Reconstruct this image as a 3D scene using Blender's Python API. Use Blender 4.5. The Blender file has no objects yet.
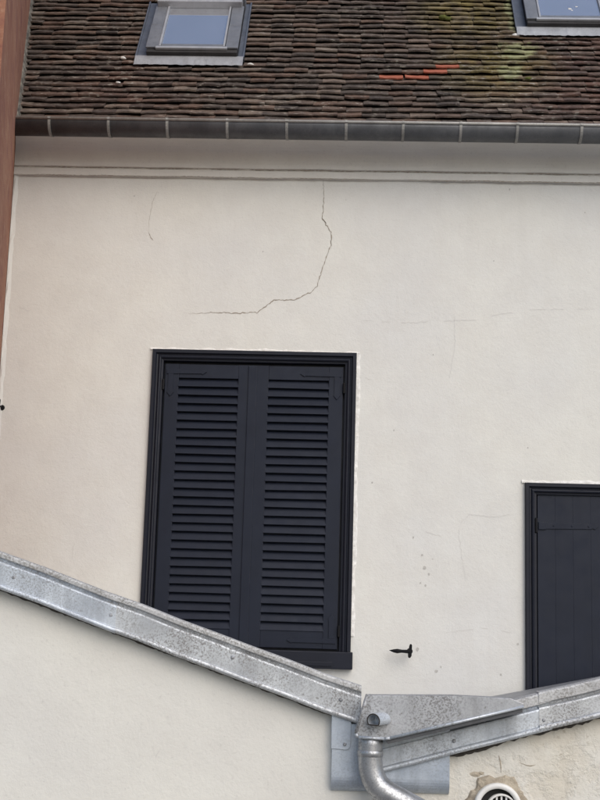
import bpy, bmesh, math, random
from math import radians as RAD, sin, cos, pi, tan
from mathutils import Matrix, Vector

S = bpy.context.scene
random.seed(7)

# ------------------------------------------------------------------ camera
cam_d = bpy.data.cameras.new('camera')
cam = bpy.data.objects.new('camera', cam_d)
S.collection.objects.link(cam)
S.camera = cam
cam_d.sensor_fit = 'VERTICAL'
cam_d.sensor_height = 24.0
cam_d.lens = 24.0 * 1300.0 / 800.0
cam_d.clip_end = 3000
_p, _psi, _r = RAD(10.5), RAD(2.25), RAD(1.65)
_f = Vector((-sin(_psi) * cos(_p), cos(_psi) * cos(_p), sin(_p)))
_rt = Vector((cos(_psi), sin(_psi), 0))
_up = _rt.cross(_f)
_rt2 = _rt * cos(_r) + _up * sin(_r)
_up2 = -_rt * sin(_r) + _up * cos(_r)
cam.matrix_world = Matrix(((_rt2.x, _up2.x, -_f.x, 0.0),
                           (_rt2.y, _up2.y, -_f.y, -8.7),
                           (_rt2.z, _up2.z, -_f.z, 5.0),
                           (0, 0, 0, 1)))

# ------------------------------------------------------------------ sky and sun
SUN_EL, SUN_AZ = 38.0, 152.0          # azimuth clockwise from +Y
world = bpy.data.worlds.new('World')
S.world = world
world.use_nodes = True
wn = world.node_tree
wn.nodes.clear()
sky = wn.nodes.new('ShaderNodeTexSky')
sky.sky_type = 'NISHITA'
sky.sun_disc = False
sky.sun_elevation = RAD(SUN_EL)
sky.sun_rotation = RAD(SUN_AZ)
sky.air_density = 1.0
sky.dust_density = 2.0
bgn = wn.nodes.new('ShaderNodeBackground')
bgn.inputs['Strength'].default_value = 0.10
wo = wn.nodes.new('ShaderNodeOutputWorld')
wn.links.new(sky.outputs[0], bgn.inputs[0])
wn.links.new(bgn.outputs[0], wo.inputs[0])

sd = bpy.data.lights.new('sun', 'SUN')
sd.energy = 1.2
sd.angle = RAD(60)
sd.color = (1.0, 0.97, 0.94)
sun = bpy.data.objects.new('sun', sd)
S.collection.objects.link(sun)
_sdir = Vector((sin(RAD(SUN_AZ)) * cos(RAD(SUN_EL)), cos(RAD(SUN_AZ)) * cos(RAD(SUN_EL)), sin(RAD(SUN_EL))))
sun.rotation_euler = (-_sdir).to_track_quat('-Z', 'Y').to_euler()
sun.location = (-6, -14, 20)

S.view_settings.view_transform = 'Standard'
S.view_settings.look = 'None'
S.view_settings.gamma = 1.0
S.view_settings.use_curve_mapping = False
S.view_settings.exposure = 0.54

# ------------------------------------------------------------------ node helpers
class NT:
    def __init__(self, name):
        self.m = bpy.data.materials.new(name)
        self.m.use_nodes = True
        self.t = self.m.node_tree
        self.b = self.t.nodes['Principled BSDF']
        self.pos = self.n('ShaderNodeNewGeometry').outputs['Position']

    def n(self, typ, **kw):
        nd = self.t.nodes.new(typ)
        for k, v in kw.items():
            setattr(nd, k, v)
        return nd

    def put(self, sock, v):
        if isinstance(v, bpy.types.NodeSocket):
            self.t.links.new(v, sock)
        else:
            if isinstance(v, tuple) and len(v) == 3 and sock.type == 'RGBA':
                v = v + (1.0,)
            sock.default_value = v

    def set(self, **kw):
        for k, v in kw.items():
            self.put(self.b.inputs[k.replace('_', ' ')], v)

    def vec(self, scale=(1, 1, 1), off=(0, 0, 0), src=None):
        nd = self.n('ShaderNodeMapping')
        nd.inputs['Scale'].default_value = scale
        nd.inputs['Location'].default_value = off
        self.put(nd.inputs[0], src or self.pos)
        return nd.outputs[0]

    def noise(self, scale, detail=4, rough=0.55, v=None, dist=0.0):
        nd = self.n('ShaderNodeTexNoise')
        nd.inputs['Scale'].default_value = scale
        nd.inputs['Detail'].default_value = detail
        nd.inputs['Roughness'].default_value = rough
        nd.inputs['Distortion'].default_value = dist
        self.put(nd.inputs['Vector'], v or self.pos)
        return nd.outputs['Fac']

    def voro(self, scale, feature='F1', v=None, out='Distance'):
        nd = self.n('ShaderNodeTexVoronoi')
        nd.feature = feature
        nd.inputs['Scale'].default_value = scale
        self.put(nd.inputs['Vector'], v or self.pos)
        return nd.outputs[out]

    def ramp(self, f, stops):
        nd = self.n('ShaderNodeValToRGB')
        e = nd.color_ramp.elements
        while len(e) < len(stops):
            e.new(0.5)
        for el, (p, c) in zip(e, stops):
            el.position = p
            el.color = (c, c, c, 1) if isinstance(c, (int, float)) else tuple(c) + (1,)
        self.put(nd.inputs[0], f)
        return nd.outputs[0]

    def mix(self, f, a, b, mode='MIX'):
        nd = self.n('ShaderNodeMix')
        nd.data_type = 'RGBA'
        nd.blend_type = mode
        self.put(nd.inputs[0], f)
        self.put(nd.inputs[6], a)
        self.put(nd.inputs[7], b)
        return nd.outputs[2]

    def math(self, op, a, b=0.0, c=None):
        nd = self.n('ShaderNodeMath')
        nd.operation = op
        self.put(nd.inputs[0], a)
        self.put(nd.inputs[1], b)
        if c is not None:
            self.put(nd.inputs[2], c)
        return nd.outputs[0]

    def bump(self, h, strength=0.3, dist=0.01, normal=None):
        nd = self.n('ShaderNodeBump')
        nd.inputs['Strength'].default_value = strength
        nd.inputs['Distance'].default_value = dist
        self.put(nd.inputs['Height'], h)
        if normal:
            self.put(nd.inputs['Normal'], normal)
        return nd.outputs[0]

    def blob(self, centre, radii):
        """1 at the centre falling to 0 at the ellipsoid's edge (world space)"""
        v = self.n('ShaderNodeVectorMath', operation='SUBTRACT')
        self.put(v.inputs[0], self.pos)
        v.inputs[1].default_value = centre
        d = self.n('ShaderNodeVectorMath', operation='DIVIDE')
        self.put(d.inputs[0], v.outputs[0])
        d.inputs[1].default_value = radii
        l = self.n('ShaderNodeVectorMath', operation='LENGTH')
        self.put(l.inputs[0], d.outputs[0])
        r = self.n('ShaderNodeMapRange')
        r.inputs['From Min'].default_value = 1.0
        r.inputs['From Max'].default_value = 0.15
        self.put(r.inputs['Value'], l.outputs['Value'])
        return r.outputs[0]

M = {}

def plaster(name, base, warm, grain=1.0, rough=False):
    t = NT(name)
    big = t.noise(0.9, 3, 0.5)
    col = t.mix(t.ramp(big, [(0.35, 0.0), (0.7, 1.0)]), base, warm)
    mid = t.noise(5.0, 5, 0.6)
    col = t.mix(t.ramp(mid, [(0.40, 0.16), (0.62, 0.0)]), col, (0.52, 0.49, 0.45))
    streak = t.noise(3.2, 5, 0.6, t.vec((2.2, 2.2, 0.22)))
    col = t.mix(t.ramp(streak, [(0.55, 0.0), (0.85, 0.16)]), col, (0.50, 0.47, 0.42))
    fine = t.noise(70, 4, 0.6)
    col = t.mix(t.ramp(fine, [(0.30, 0.22), (0.42, 0.0)]), col, (0.40, 0.38, 0.36))
    h = t.math('MULTIPLY_ADD', t.noise(26, 6, 0.65), 1.0, t.math('MULTIPLY', t.noise(110, 3, 0.6), 0.35))
    h = t.math('ADD', h, t.math('MULTIPLY', t.noise(2.6, 2, 0.5), 2.0))
    if rough:
        pe = t.noise(11, 7, 0.66)
        peel = t.ramp(pe, [(0.46, 0.0), (0.58, 1.0)])
        mask = t.ramp(t.noise(3.1, 3, 0.5), [(0.40, 0.0), (0.55, 1.0)])
        peel = t.math('MULTIPLY', peel, mask)
        col = t.mix(t.math('MULTIPLY', peel, 0.28), col, (0.56, 0.49, 0.38))
        spots = t.ramp(t.noise(48, 4, 0.6), [(0.64, 0.0), (0.70, 0.55)])
        col = t.mix(t.math('MULTIPLY', spots, mask), col, (0.36, 0.31, 0.24))
        damp = t.ramp(t.noise(4.5, 6, 0.6, t.vec((1, 1, 0.6))), [(0.48, 0.0), (0.80, 0.6)])
        col = t.mix(damp, col, (0.56, 0.50, 0.39))
        h = t.math('ADD', h, t.math('MULTIPLY', peel, -0.9))
    t.set(Base_Color=col, Roughness=0.9, Specular_IOR_Level=0.2,
          Normal=t.bump(h, 0.35 * grain, 0.008))
    return t.m

M['wall'] = plaster('cream_plaster', (0.655, 0.65, 0.62), (0.70, 0.688, 0.628))
M['annex_wall'] = plaster('annex_plaster', (0.665, 0.650, 0.605), (0.705, 0.685, 0.618), 0.8)
M['annex_rough'] = plaster('peeling_plaster', (0.68, 0.66, 0.60), (0.72, 0.69, 0.61), 1.5, True)
M['cornice'] = plaster('cornice_plaster', (0.70, 0.685, 0.645), (0.73, 0.705, 0.645))

t = NT('fresh_caulk')
n = t.noise(30, 5, 0.6)
t.set(Base_Color=t.mix(t.ramp(n, [(0.35, 0.0), (0.65, 1.0)]), (0.62, 0.60, 0.56), (0.80, 0.79, 0.76)),
      Roughness=0.85, Normal=t.bump(t.noise(60, 5, 0.7), 0.7, 0.006))
M['caulk'] = t.m

t = NT('dirt_crack')
t.set(Base_Color=(0.32, 0.285, 0.24), Roughness=1.0, Specular_IOR_Level=0.0)
M['crack'] = t.m
t = NT('hairline')
t.set(Base_Color=(0.615, 0.602, 0.572), Roughness=1.0, Specular_IOR_Level=0.0)
M['hair'] = t.m
t = NT('stained_hairline')
t.set(Base_Color=(0.47, 0.44, 0.395), Roughness=1.0, Specular_IOR_Level=0.0)
M['stain'] = t.m
t = NT('chipped_paint')
t.set(Base_Color=t.mix(t.noise(90, 3), (0.30, 0.29, 0.27), (0.60, 0.58, 0.54)), Roughness=1.0)
M['chip'] = t.m

t = NT('terracotta_render')
v = t.vec((1, 1, 1))
v = t.vec((1, 0.14, 1))
n1 = t.noise(4.0, 6, 0.62, v)
n2 = t.noise(16, 6, 0.66, v)
c = t.mix(t.ramp(n1, [(0.35, 0.0), (0.7, 1.0)]), (0.26, 0.105, 0.066), (0.34, 0.165, 0.10))
c = t.mix(t.ramp(n2, [(0.52, 0.0), (0.78, 0.7)]), c, (0.44, 0.27, 0.18))
c = t.mix(t.ramp(t.noise(9, 5, 0.6, v), [(0.36, 0.6), (0.46, 0.0)]), c, (0.20, 0.075, 0.065))
t.set(Base_Color=c, Roughness=0.95, Normal=t.bump(t.noise(34, 6, 0.7, v), 0.7, 0.01))
M['terracotta'] = t.m

def paint(name, col, rough=0.5):
    t = NT(name)
    g = t.noise(20, 5, 0.6, t.vec((1.0, 1.0, 0.12)))
    c = t.mix(t.ramp(t.noise(6, 4), [(0.35, 0.0), (0.75, 0.5)]), col, tuple(x * 1.45 for x in col))
    t.set(Base_Color=c, Roughness=t.ramp(t.noise(11, 4), [(0.3, rough - 0.08), (0.7, rough + 0.1)]),
          Specular_IOR_Level=0.25,
          Normal=t.bump(t.math('ADD', g, t.math('MULTIPLY', t.noise(160, 2), 0.3)), 0.14, 0.003))
    return t.m
M['navy'] = paint('navy_paint', (0.0080, 0.0112, 0.0215))
M['navy_frame'] = paint('navy_frame_paint', (0.0080, 0.0095, 0.0165), 0.45)
M['iron'] = paint('black_iron', (0.004, 0.004, 0.005), 0.7)

def metal(name, base, dark, light, speck=0.5, met=0.55, rough=0.42, coarse=1.0):
    t = NT(name)
    a = t.noise(7 * coarse, 5, 0.6)
    c = t.mix(t.ramp(a, [(0.35, 0.0), (0.68, 1.0)]), base, light)
    patch = t.ramp(t.noise(4.5, 3, 0.5), [(0.38, 0.0), (0.58, 1.0)])
    s = t.ramp(t.noise(165 * coarse, 5, 0.75), [(0.47, 0.0), (0.60, 1.0)])
    sm = t.math('MULTIPLY', s, t.math('MULTIPLY_ADD', patch, speck, speck * 0.35))
    run = t.ramp(t.noise(16, 5, 0.62, t.vec((1.6, 1.6, 0.16))), [(0.50, 0.0), (0.68, 0.55)])
    c = t.mix(run, c, tuple(0.55 * a_ + 0.45 * b_ for a_, b_ in zip(base, dark)))
    c = t.mix(sm, c, dark)
    s2 = t.ramp(t.noise(60 * coarse, 3, 0.6, t.vec((1, 1, 1), (3, 1, 7))), [(0.63, 0.0), (0.70, 0.6)])
    c = t.mix(t.math('MULTIPLY', s2, speck), c, (0.12, 0.105, 0.085))
    t.set(Base_Color=c, Metallic=t.math('MULTIPLY_ADD', sm, -met * 0.7, met),
          Roughness=t.math('MULTIPLY_ADD', sm, 0.3, t.ramp(t.noise(18, 3), [(0.3, rough - 0.08), (0.7, rough + 0.1)])),
          Normal=t.bump(t.math('ADD', t.noise(12, 3), t.math('MULTIPLY', s, 0.12)), 0.11, 0.006))
    return t.m
M['galv'] = metal('galvanised_sheet', (0.45, 0.485, 0.53), (0.22, 0.22, 0.22), (0.65, 0.69, 0.73), 0.6)
M['galv_speck'] = metal('weathered_galvanised_sheet', (0.46, 0.475, 0.49), (0.22, 0.21, 0.20), (0.65, 0.67, 0.68), 0.85)
M['galv_cap'] = metal('weathered_cap', (0.44, 0.44, 0.44), (0.24, 0.23, 0.21), (0.56, 0.56, 0.55), 0.9, 0.3, 0.6)
M['plate'] = metal('weathered_plate', (0.33, 0.34, 0.352), (0.19, 0.185, 0.18), (0.47, 0.48, 0.495), 0.9, 0.45, 0.5)
M['zinc_blue'] = metal('bluish_zinc', (0.36, 0.41, 0.48), (0.22, 0.23, 0.25), (0.52, 0.57, 0.63), 0.3, 0.5, 0.4)
M['pipe'] = metal('bright_pipe', (0.36, 0.37, 0.385), (0.17, 0.17, 0.17), (0.54, 0.55, 0.57), 0.5, 0.85, 0.36)
M['lead_apron'] = metal('apron_metal', (0.30, 0.31, 0.33), (0.20, 0.20, 0.20), (0.40, 0.41, 0.43), 0.4, 0.3, 0.5)
M['flashing'] = metal('side_flashing', (0.11, 0.125, 0.155), (0.06, 0.06, 0.07), (0.16, 0.18, 0.22), 0.3, 0.4, 0.4)
M['frame_dark'] = metal('frame_body', (0.026, 0.024, 0.024), (0.015, 0.015, 0.015), (0.04, 0.038, 0.038), 0.2, 0.1, 0.6)  # base colour darkened to carry the shadow on the frame's lower front
M['sash'] = metal('sash_cladding', (0.17, 0.18, 0.20), (0.12, 0.12, 0.13), (0.22, 0.23, 0.25), 0.15, 0.3, 0.4)
M['sash_light'] = metal('sash_bar', (0.36, 0.37, 0.39), (0.25, 0.25, 0.26), (0.44, 0.45, 0.47), 0.15, 0.3, 0.4)
M['gutter'] = metal('dark_zinc', (0.075, 0.078, 0.085), (0.05, 0.05, 0.05), (0.115, 0.118, 0.125), 0.3, 0.25, 0.5)
M['gutter_lip'] = metal('gutter_bead', (0.33, 0.32, 0.30), (0.18, 0.17, 0.15), (0.43, 0.42, 0.39), 0.4, 0.3, 0.5)
M['clip'] = metal('gutter_clip', (0.26, 0.255, 0.24), (0.14, 0.135, 0.12), (0.35, 0.34, 0.32), 0.5, 0.3, 0.5)
M['annex_roof'] = metal('standing_zinc', (0.25, 0.26, 0.28), (0.18, 0.18, 0.18), (0.32, 0.33, 0.35), 0.4, 0.4, 0.5)

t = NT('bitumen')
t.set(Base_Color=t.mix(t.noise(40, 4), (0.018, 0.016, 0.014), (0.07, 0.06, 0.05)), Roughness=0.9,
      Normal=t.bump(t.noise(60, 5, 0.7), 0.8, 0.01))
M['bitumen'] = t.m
t = NT('dirty_mortar')
t.set(Base_Color=t.mix(t.ramp(t.noise(22, 5, 0.65), [(0.35, 0.0), (0.65, 1.0)]), (0.33, 0.28, 0.215), (0.54, 0.475, 0.375)),
      Roughness=1.0, Normal=t.bump(t.noise(45, 6, 0.7), 0.9, 0.012))
M['mortar'] = t.m
t = NT('grey_fillet')
t.set(Base_Color=t.mix(t.ramp(t.noise(16, 5, 0.65), [(0.35, 0.0), (0.65, 1.0)]), (0.07, 0.062, 0.052), (0.26, 0.235, 0.195)),
      Roughness=1.0, Normal=t.bump(t.noise(35, 6, 0.7), 0.9, 0.015))
M['fillet'] = t.m
t = NT('white_plastic')
t.set(Base_Color=t.mix(t.ramp(t.noise(14, 4), [(0.4, 0.0), (0.75, 0.5)]), (0.74, 0.73, 0.70), (0.50, 0.47, 0.42)), Roughness=0.45)
M['pvc'] = t.m
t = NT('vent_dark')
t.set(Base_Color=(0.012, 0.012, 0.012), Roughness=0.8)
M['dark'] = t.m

t = NT('coated_glass')
t.set(Base_Color=t.mix(t.ramp(t.noise(5, 4), [(0.3, 0.0), (0.7, 1.0)]), (0.80, 0.83, 0.88), (0.86, 0.88, 0.92)),
      Metallic=0.88, Roughness=0.05)
M['glass'] = t.m
t = NT('window_glass')
t.set(Base_Color=(0.01, 0.012, 0.015), Roughness=0.05)
M['pane'] = t.m

AL = RAD(54)
UPS = Vector((0, cos(AL), sin(AL)))
NRM = Vector((0, -sin(AL), cos(AL)))
EAVE = Vector((0, -0.25, 8.47))

def roof_pt(x, s, o=0.0):
    return Vector((x, 0, 0)) + EAVE + UPS * s + NRM * o

def tile_mat(name, per_object):
    t = NT(name)
    if per_object:
        rnd = t.n('ShaderNodeObjectInfo').outputs['Random']
    else:
        a = t.n('ShaderNodeAttribute')
        a.attribute_name = 'tint'
        rnd = a.outputs['Fac']
    c = t.ramp(rnd, [(0.0, (0.072, 0.058, 0.050)), (0.35, (0.112, 0.088, 0.074)),
                     (0.6, (0.130, 0.096, 0.078)), (0.8, (0.140, 0.090, 0.068)), (1.0, (0.200, 0.165, 0.135))])
    # rusty zone to the right, browner to the left, greyer between
    red = t.math('MAXIMUM', t.blob(roof_pt(1.75, 0.8), (0.85, 1.5, 1.5)),
                 t.math('MULTIPLY', t.blob(roof_pt(-1.75, 0.55), (0.75, 0.55, 0.55)), 0.7))
    nz = t.noise(3.5, 5, 0.6)
    red = t.math('MULTIPLY', red, t.ramp(nz, [(0.36, 0.15), (0.62, 1.0)]))
    c = t.mix(t.math('MULTIPLY', red, 0.75), c, (0.120, 0.056, 0.043))
    # mossy yellow streaks beside and under the right-hand skylight
    moss = t.math('MAXIMUM', t.blob(roof_pt(0.86, 1.75), (0.55, 0.62, 0.62)),
                  t.math('MULTIPLY', t.blob(roof_pt(1.0, 0.9), (0.55, 0.6, 0.6)), 0.8))
    nm = t.ramp(t.noise(8, 6, 0.68, t.vec((1, 0.6, 0.6))), [(0.30, 0.1), (0.56, 1.0)])
    c = t.mix(t.math('MULTIPLY', t.math('MULTIPLY', moss, nm), 0.9), c, (0.225, 0.18, 0.060))
    # pale green lichen run at the skylight's corner
    li = t.math('MAXIMUM', t.math('MAXIMUM', t.blob(roof_pt(1.17, 1.10), (0.24, 0.26, 0.26)), t.blob(roof_pt(1.12, .82), (0.15, 0.25, 0.25))),
                t.blob(roof_pt(1.19, 1.75), (0.10, 0.55, 0.55)))
    nl = t.noise(13, 6, 0.72, t.vec((1, 0.8, 0.8)))
    lf = t.math('ADD', t.math('MULTIPLY', li, 0.42), t.math('ADD', nl, t.math('MULTIPLY', rnd, 0.10)))
    lf = t.ramp(lf, [(0.74, 0.0), (0.88, 0.9)])
    c = t.mix(lf, c, (0.31, 0.315, 0.17))
    # scattered pale lichen flecks on the tails
    ls = t.ramp(t.noise(34, 4, 0.6, t.vec((0.55, 1, 1))), [(0.57, 0.0), (0.66, 1.0)])
    lm = t.math('MAXIMUM', t.ramp(t.noise(2.6, 3, 0.5, t.vec((1, 1, 1), (4, 2, 1))), [(0.42, 0.1), (0.62, 0.8)]),
                t.blob(roof_pt(-1.8, .7), (.75, .8, .8)))
    c = t.mix(t.math('MULTIPLY', ls, lm), c, (0.42, 0.385, 0.33))
    soot = t.ramp(t.noise(11, 5, 0.6), [(0.35, 0.55), (0.55, 0.0)])
    c = t.mix(soot, c, (0.035, 0.03, 0.029))
    t.set(Base_Color=c, Roughness=0.92, Specular_IOR_Level=0.25,
          Normal=t.bump(t.noise(55, 6, 0.7), 0.9, 0.008))
    return t.m
M['tile'] = tile_mat('old_tile', True)
M['tile_mass'] = tile_mat('old_tile_mass', False)
t = NT('new_red_tile')
t.set(Base_Color=t.mix(t.noise(20, 4), (0.28, 0.075, 0.042), (0.40, 0.13, 0.078)), Roughness=0.85,
      Normal=t.bump(t.noise(50, 4), 0.4, 0.005))
M['tile_red'] = t.m
t = NT('roof_underlay')
t.set(Base_Color=(0.03, 0.025, 0.022), Roughness=1.0)
M['deck'] = t.m
t = NT('ground_paving')
t.set(Base_Color=t.mix(t.noise(1.4, 6), (0.17, 0.165, 0.155), (0.26, 0.25, 0.23)), Roughness=0.95,
      Normal=t.bump(t.noise(9, 6), 0.4, 0.02))
M['ground'] = t.m

# ------------------------------------------------------------------ mesh helpers
COL = S.collection

def link(name, mesh, mat, parent=None, smooth=False):
    if isinstance(mesh, bmesh.types.BMesh):
        me = bpy.data.meshes.new(name)
        bmesh.ops.recalc_face_normals(mesh, faces=mesh.faces)
        mesh.to_mesh(me)
        mesh.free()
    else:
        me = mesh
    if mat is not None and not me.materials:
        me.materials.append(M[mat])
    if smooth:
        for p in me.polygons:
            p.use_smooth = True
    o = bpy.data.objects.new(name, me)
    COL.objects.link(o)
    if parent:
        o.parent = parent
    return o

def thing(name, loc, label, cat, group=None):
    o = bpy.data.objects.new(name, None)
    COL.objects.link(o)
    o.location = loc
    o['label'] = label
    o['category'] = cat
    if group:
        o['group'] = group
    return o

def box(bm, x0, x1, y0, y1, z0, z1, bev=0.0):
    b2 = bmesh.new()
    vs = [b2.verts.new((x, y, z)) for x in (x0, x1) for y in (y0, y1) for z in (z0, z1)]
    for f in ((0, 1, 3, 2), (4, 6, 7, 5), (0, 4, 5, 1), (2, 3, 7, 6), (0, 2, 6, 4), (1, 5, 7, 3)):
        b2.faces.new([vs[i] for i in f])
    if bev:
        bmesh.ops.bevel(b2, geom=b2.edges[:], offset=bev, segments=2, profile=0.6, affect='EDGES')
    join(bm, b2)

def join(bm, b2, mat=None):
    mp = {}
    for v in b2.verts:
        mp[v] = bm.verts.new(mat @ v.co if mat else v.co)
    for f in b2.faces:
        bm.faces.new([mp[v] for v in f.verts])
    b2.free()

def prism(bm, poly, y0, y1, bev=0.0):
    """polygon of (x, z) extruded between y0 and y1"""
    b2 = bmesh.new()
    a = [b2.verts.new((x, y0, z)) for x, z in poly]
    b = [b2.verts.new((x, y1, z)) for x, z in poly]
    k = len(poly)
    b2.faces.new(a)
    b2.faces.new(b[::-1])
    for i in range(k):
        b2.faces.new((a[i], b[i], b[(i + 1) % k], a[(i + 1) % k]))
    if bev:
        bmesh.ops.bevel(b2, geom=b2.edges[:], offset=bev, segments=2, profile=0.6, affect='EDGES')
    join(bm, b2)

def sweep(bm, prof, stations, closed=True):
    """prof: list of (y, v); stations: list of (x, z): the profile is placed at (x, y, z + v)"""
    rings = [[bm.verts.new((x, y, z + v)) for y, v in prof] for x, z in stations]
    k = len(prof)
    for r0, r1 in zip(rings, rings[1:]):
        for i in range(k if closed else k - 1):
            j = (i + 1) % k
            bm.faces.new((r0[i], r0[j], r1[j], r1[i]))
    if closed:
        bm.faces.new(rings[0])
        bm.faces.new(rings[-1][::-1])

def tube(bm, pts, radii, seg=24, caps=True):
    pts = [Vector(p) for p in pts]
    rings = []
    up = Vector((0, 1, 0))
    for i, p in enumerate(pts):
        d = (pts[min(i + 1, len(pts) - 1)] - pts[max(i - 1, 0)]).normalized()
        a = d.cross(up)
        if a.length < 1e-3:
            a = d.cross(Vector((0, 0, 1)))
        a.normalize()
        b = a.cross(d).normalized()
        r = radii[i] if isinstance(radii, (list, tuple)) else radii
        rings.append([bm.verts.new(p + (a * cos(2 * pi * j / seg) + b * sin(2 * pi * j / seg)) * r) for j in range(seg)])
    for r0, r1 in zip(rings, rings[1:]):
        for j in range(seg):
            k = (j + 1) % seg
            bm.faces.new((r0[j], r0[k], r1[k], r1[j]))
    if caps:
        bm.faces.new(rings[0])
        bm.faces.new(rings[-1][::-1])

def lathe_y(bm, cx, cz, prof, seg=40):
    """prof: list of (radius, y) revolved around the y axis through (cx, cz)"""
    rings = [[bm.verts.new((cx + r * cos(2 * pi * j / seg), y, cz + r * sin(2 * pi * j / seg))) for j in range(seg)] for r, y in prof]
    for r0, r1 in zip(rings, rings[1:]):
        for j in range(seg):
            k = (j + 1) % seg
            bm.faces.new((r0[j], r0[k], r1[k], r1[j]))

def frame3(bm, prof, x0, x1, z0, z1, top=True):
    """mitred moulding up the left side, over the head and down the right; prof: (inset, y)"""
    path = [(x0, z0, 1, 0), (x0, z1, 1, -1), (x1, z1, -1, -1), (x1, z0, -1, 0)]
    rings = []
    for x, z, ix, iz in path:
        rings.append([bm.verts.new((x + ix * a, y, z + iz * a)) for a, y in prof])
    k = len(prof)
    for r0, r1 in zip(rings, rings[1:]):
        for i in range(k):
            j = (i + 1) % k
            bm.faces.new((r0[i], r0[j], r1[j], r1[i]))
    bm.faces.new(rings[0])
    bm.faces.new(rings[-1][::-1])

def crack(name, pts, w, mat, parent, y=-0.0012, jag=0.5, step=0.012, thick=0.001):
    """a thin irregular strip following a polyline on a wall facing -y"""
    P = []
    for (xa, za), (xb, zb) in zip(pts, pts[1:]):
        L = math.hypot(xb - xa, zb - za)
        m = max(1, int(L / step))
        nx, nz = -(zb - za) / L, (xb - xa) / L
        for i in range(m):
            f = i / m
            d = random.gauss(0, jag * step * 0.22)
            P.append((xa + (xb - xa) * f + nx * d, za + (zb - za) * f + nz * d, nx, nz))
    P.append((pts[-1][0], pts[-1][1], nx, nz))
    bm = bmesh.new()
    N = len(P)
    rows = []
    for i, (x, z, nx, nz) in enumerate(P):
        e = min(1, 6 * i / N + 0.25, 6 * (N - 1 - i) / N + 0.05)
        h = 0.5 * w * e * random.uniform(0.35, 1.25)
        rows.append((bm.verts.new((x + nx * h, y, z + nz * h)), bm.verts.new((x - nx * h, y, z - nz * h))))
    gap = 0
    for a, b in zip(rows, rows[1:]):
        if mat == 'hair':
            if gap == 0 and random.random() < .06:
                gap = random.randint(2, 9)
            if gap:
                gap -= 1
                continue
        bm.faces.new((a[0], a[1], b[1], b[0]))
    return link(name, bm, mat, parent)

# ------------------------------------------------------------------ ground
bm = bmesh.new()
box(bm, -900, 900, -900, 900, -0.3, 0.0)
g = link('ground', bm, 'ground')
g['kind'] = 'structure'

# ------------------------------------------------------------------ the house
house = thing('house', (0, 0, 0), 'cream plastered house with dark shutters under an old tiled roof', 'house')
XL, XR = -2.46, 3.4
W1 = (-1.325, 0.002, 4.90, 6.905)
W2 = (1.215, 2.485, 3.95, 6.045)

bm = bmesh.new()
xs = sorted({XL, XR, W1[0], W1[1], W2[0], W2[1]})
zs = sorted({0.0, 8.47, W1[2], W1[3], W2[2], W2[3]})
def in_hole(x, z):
    return any(a < x < b and c < z < d for a, b, c, d in (W1, W2))
vc = {}
def V(x, y, z):
    k = (round(x, 4), round(y, 4), round(z, 4))
    if k not in vc:
        vc[k] = bm.verts.new((x, y, z))
    return vc[k]
for xa, xb in zip(xs, xs[1:]):
    for za, zb in zip(zs, zs[1:]):
        if not in_hole((xa + xb) / 2, (za + zb) / 2):
            bm.faces.new((V(xa, 0, za), V(xb, 0, za), V(xb, 0, zb), V(xa, 0, zb)))
for a, b, c_, d in (W1, W2):
    za = [z for z in zs if c_ <= z <= d]
    xa = [x for x in xs if a <= x <= b]
    for z0, z1 in zip(za, za[1:]):
        bm.faces.new((V(a, 0, z0), V(a, 0, z1), V(a, .2, z1), V(a, .2, z0)))
        bm.faces.new((V(b, 0, z0), V(b, 0, z1), V(b, .2, z1), V(b, .2, z0)))
    for x0, x1 in zip(xa, xa[1:]):
        bm.faces.new((V(x0, 0, c_), V(x1, 0, c_), V(x1, .2, c_), V(x0, .2, c_)))
        bm.faces.new((V(x0, 0, d), V(x1, 0, d), V(x1, .2, d), V(x0, .2, d)))
wall = link('wall', bm, 'wall', house)
bm = bmesh.new()
prism(bm, [(0, 0)] * 0 or [(XL, 0), (XR, 0), (XR, 8.3), (XL, 8.3)], 0.22, 4.9)
link('rear_wall', bm, 'wall', house)
for (a, b, c_, d) in (W1, W2):
    bm = bmesh.new()
    box(bm, a + .02, b - .02, 0.14, 0.16, c_ + .02, d - .02)
    link('window_pane', bm, 'pane', house)

# cornice: fillet band, cove and soffit
bm = bmesh.new()
prof = [(0.01, 8.188), (-0.022, 8.190), (-0.026, 8.194), (-0.026, 8.240), (-0.020, 8.245), (-0.020, 8.251), (-0.040, 8.254)]
for i in range(0, 11):
    a = i / 10 * pi / 2
    prof.append((-0.042 - 0.165 * (1 - cos(a)), 8.258 + 0.155 * sin(a)))
prof += [(-0.225, 8.415), (-0.225, 8.47), (0.01, 8.47)]
sts = []
x = XL
while x < XR:
    sts.append((x, random.uniform(-.0025, .0025)))
    x += 0.17
sts.append((XR, 0))
sweep(bm, prof, sts)
cor = link('cornice', bm, 'cornice', house)
# open joints above and below the fillet
def wavy(x0, x1, z, step=0.11, amp=0.003):
    out, x = [], x0
    while x < x1:
        out.append((x, z + random.uniform(-amp, amp)))
        x += step
    return out
crack('joint', wavy(-2.42, 2.6, 8.2495), 0.008, 'crack', cor, y=-0.0265, jag=0.3)
crack('joint', wavy(-2.42, 0.35, 8.1885), 0.0055, 'crack', cor, y=-0.0275, jag=0.3)
crack('joint', wavy(0.35, 2.6, 8.1885), 0.0065, 'crack', cor, y=-0.0275, jag=0.3)

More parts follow.
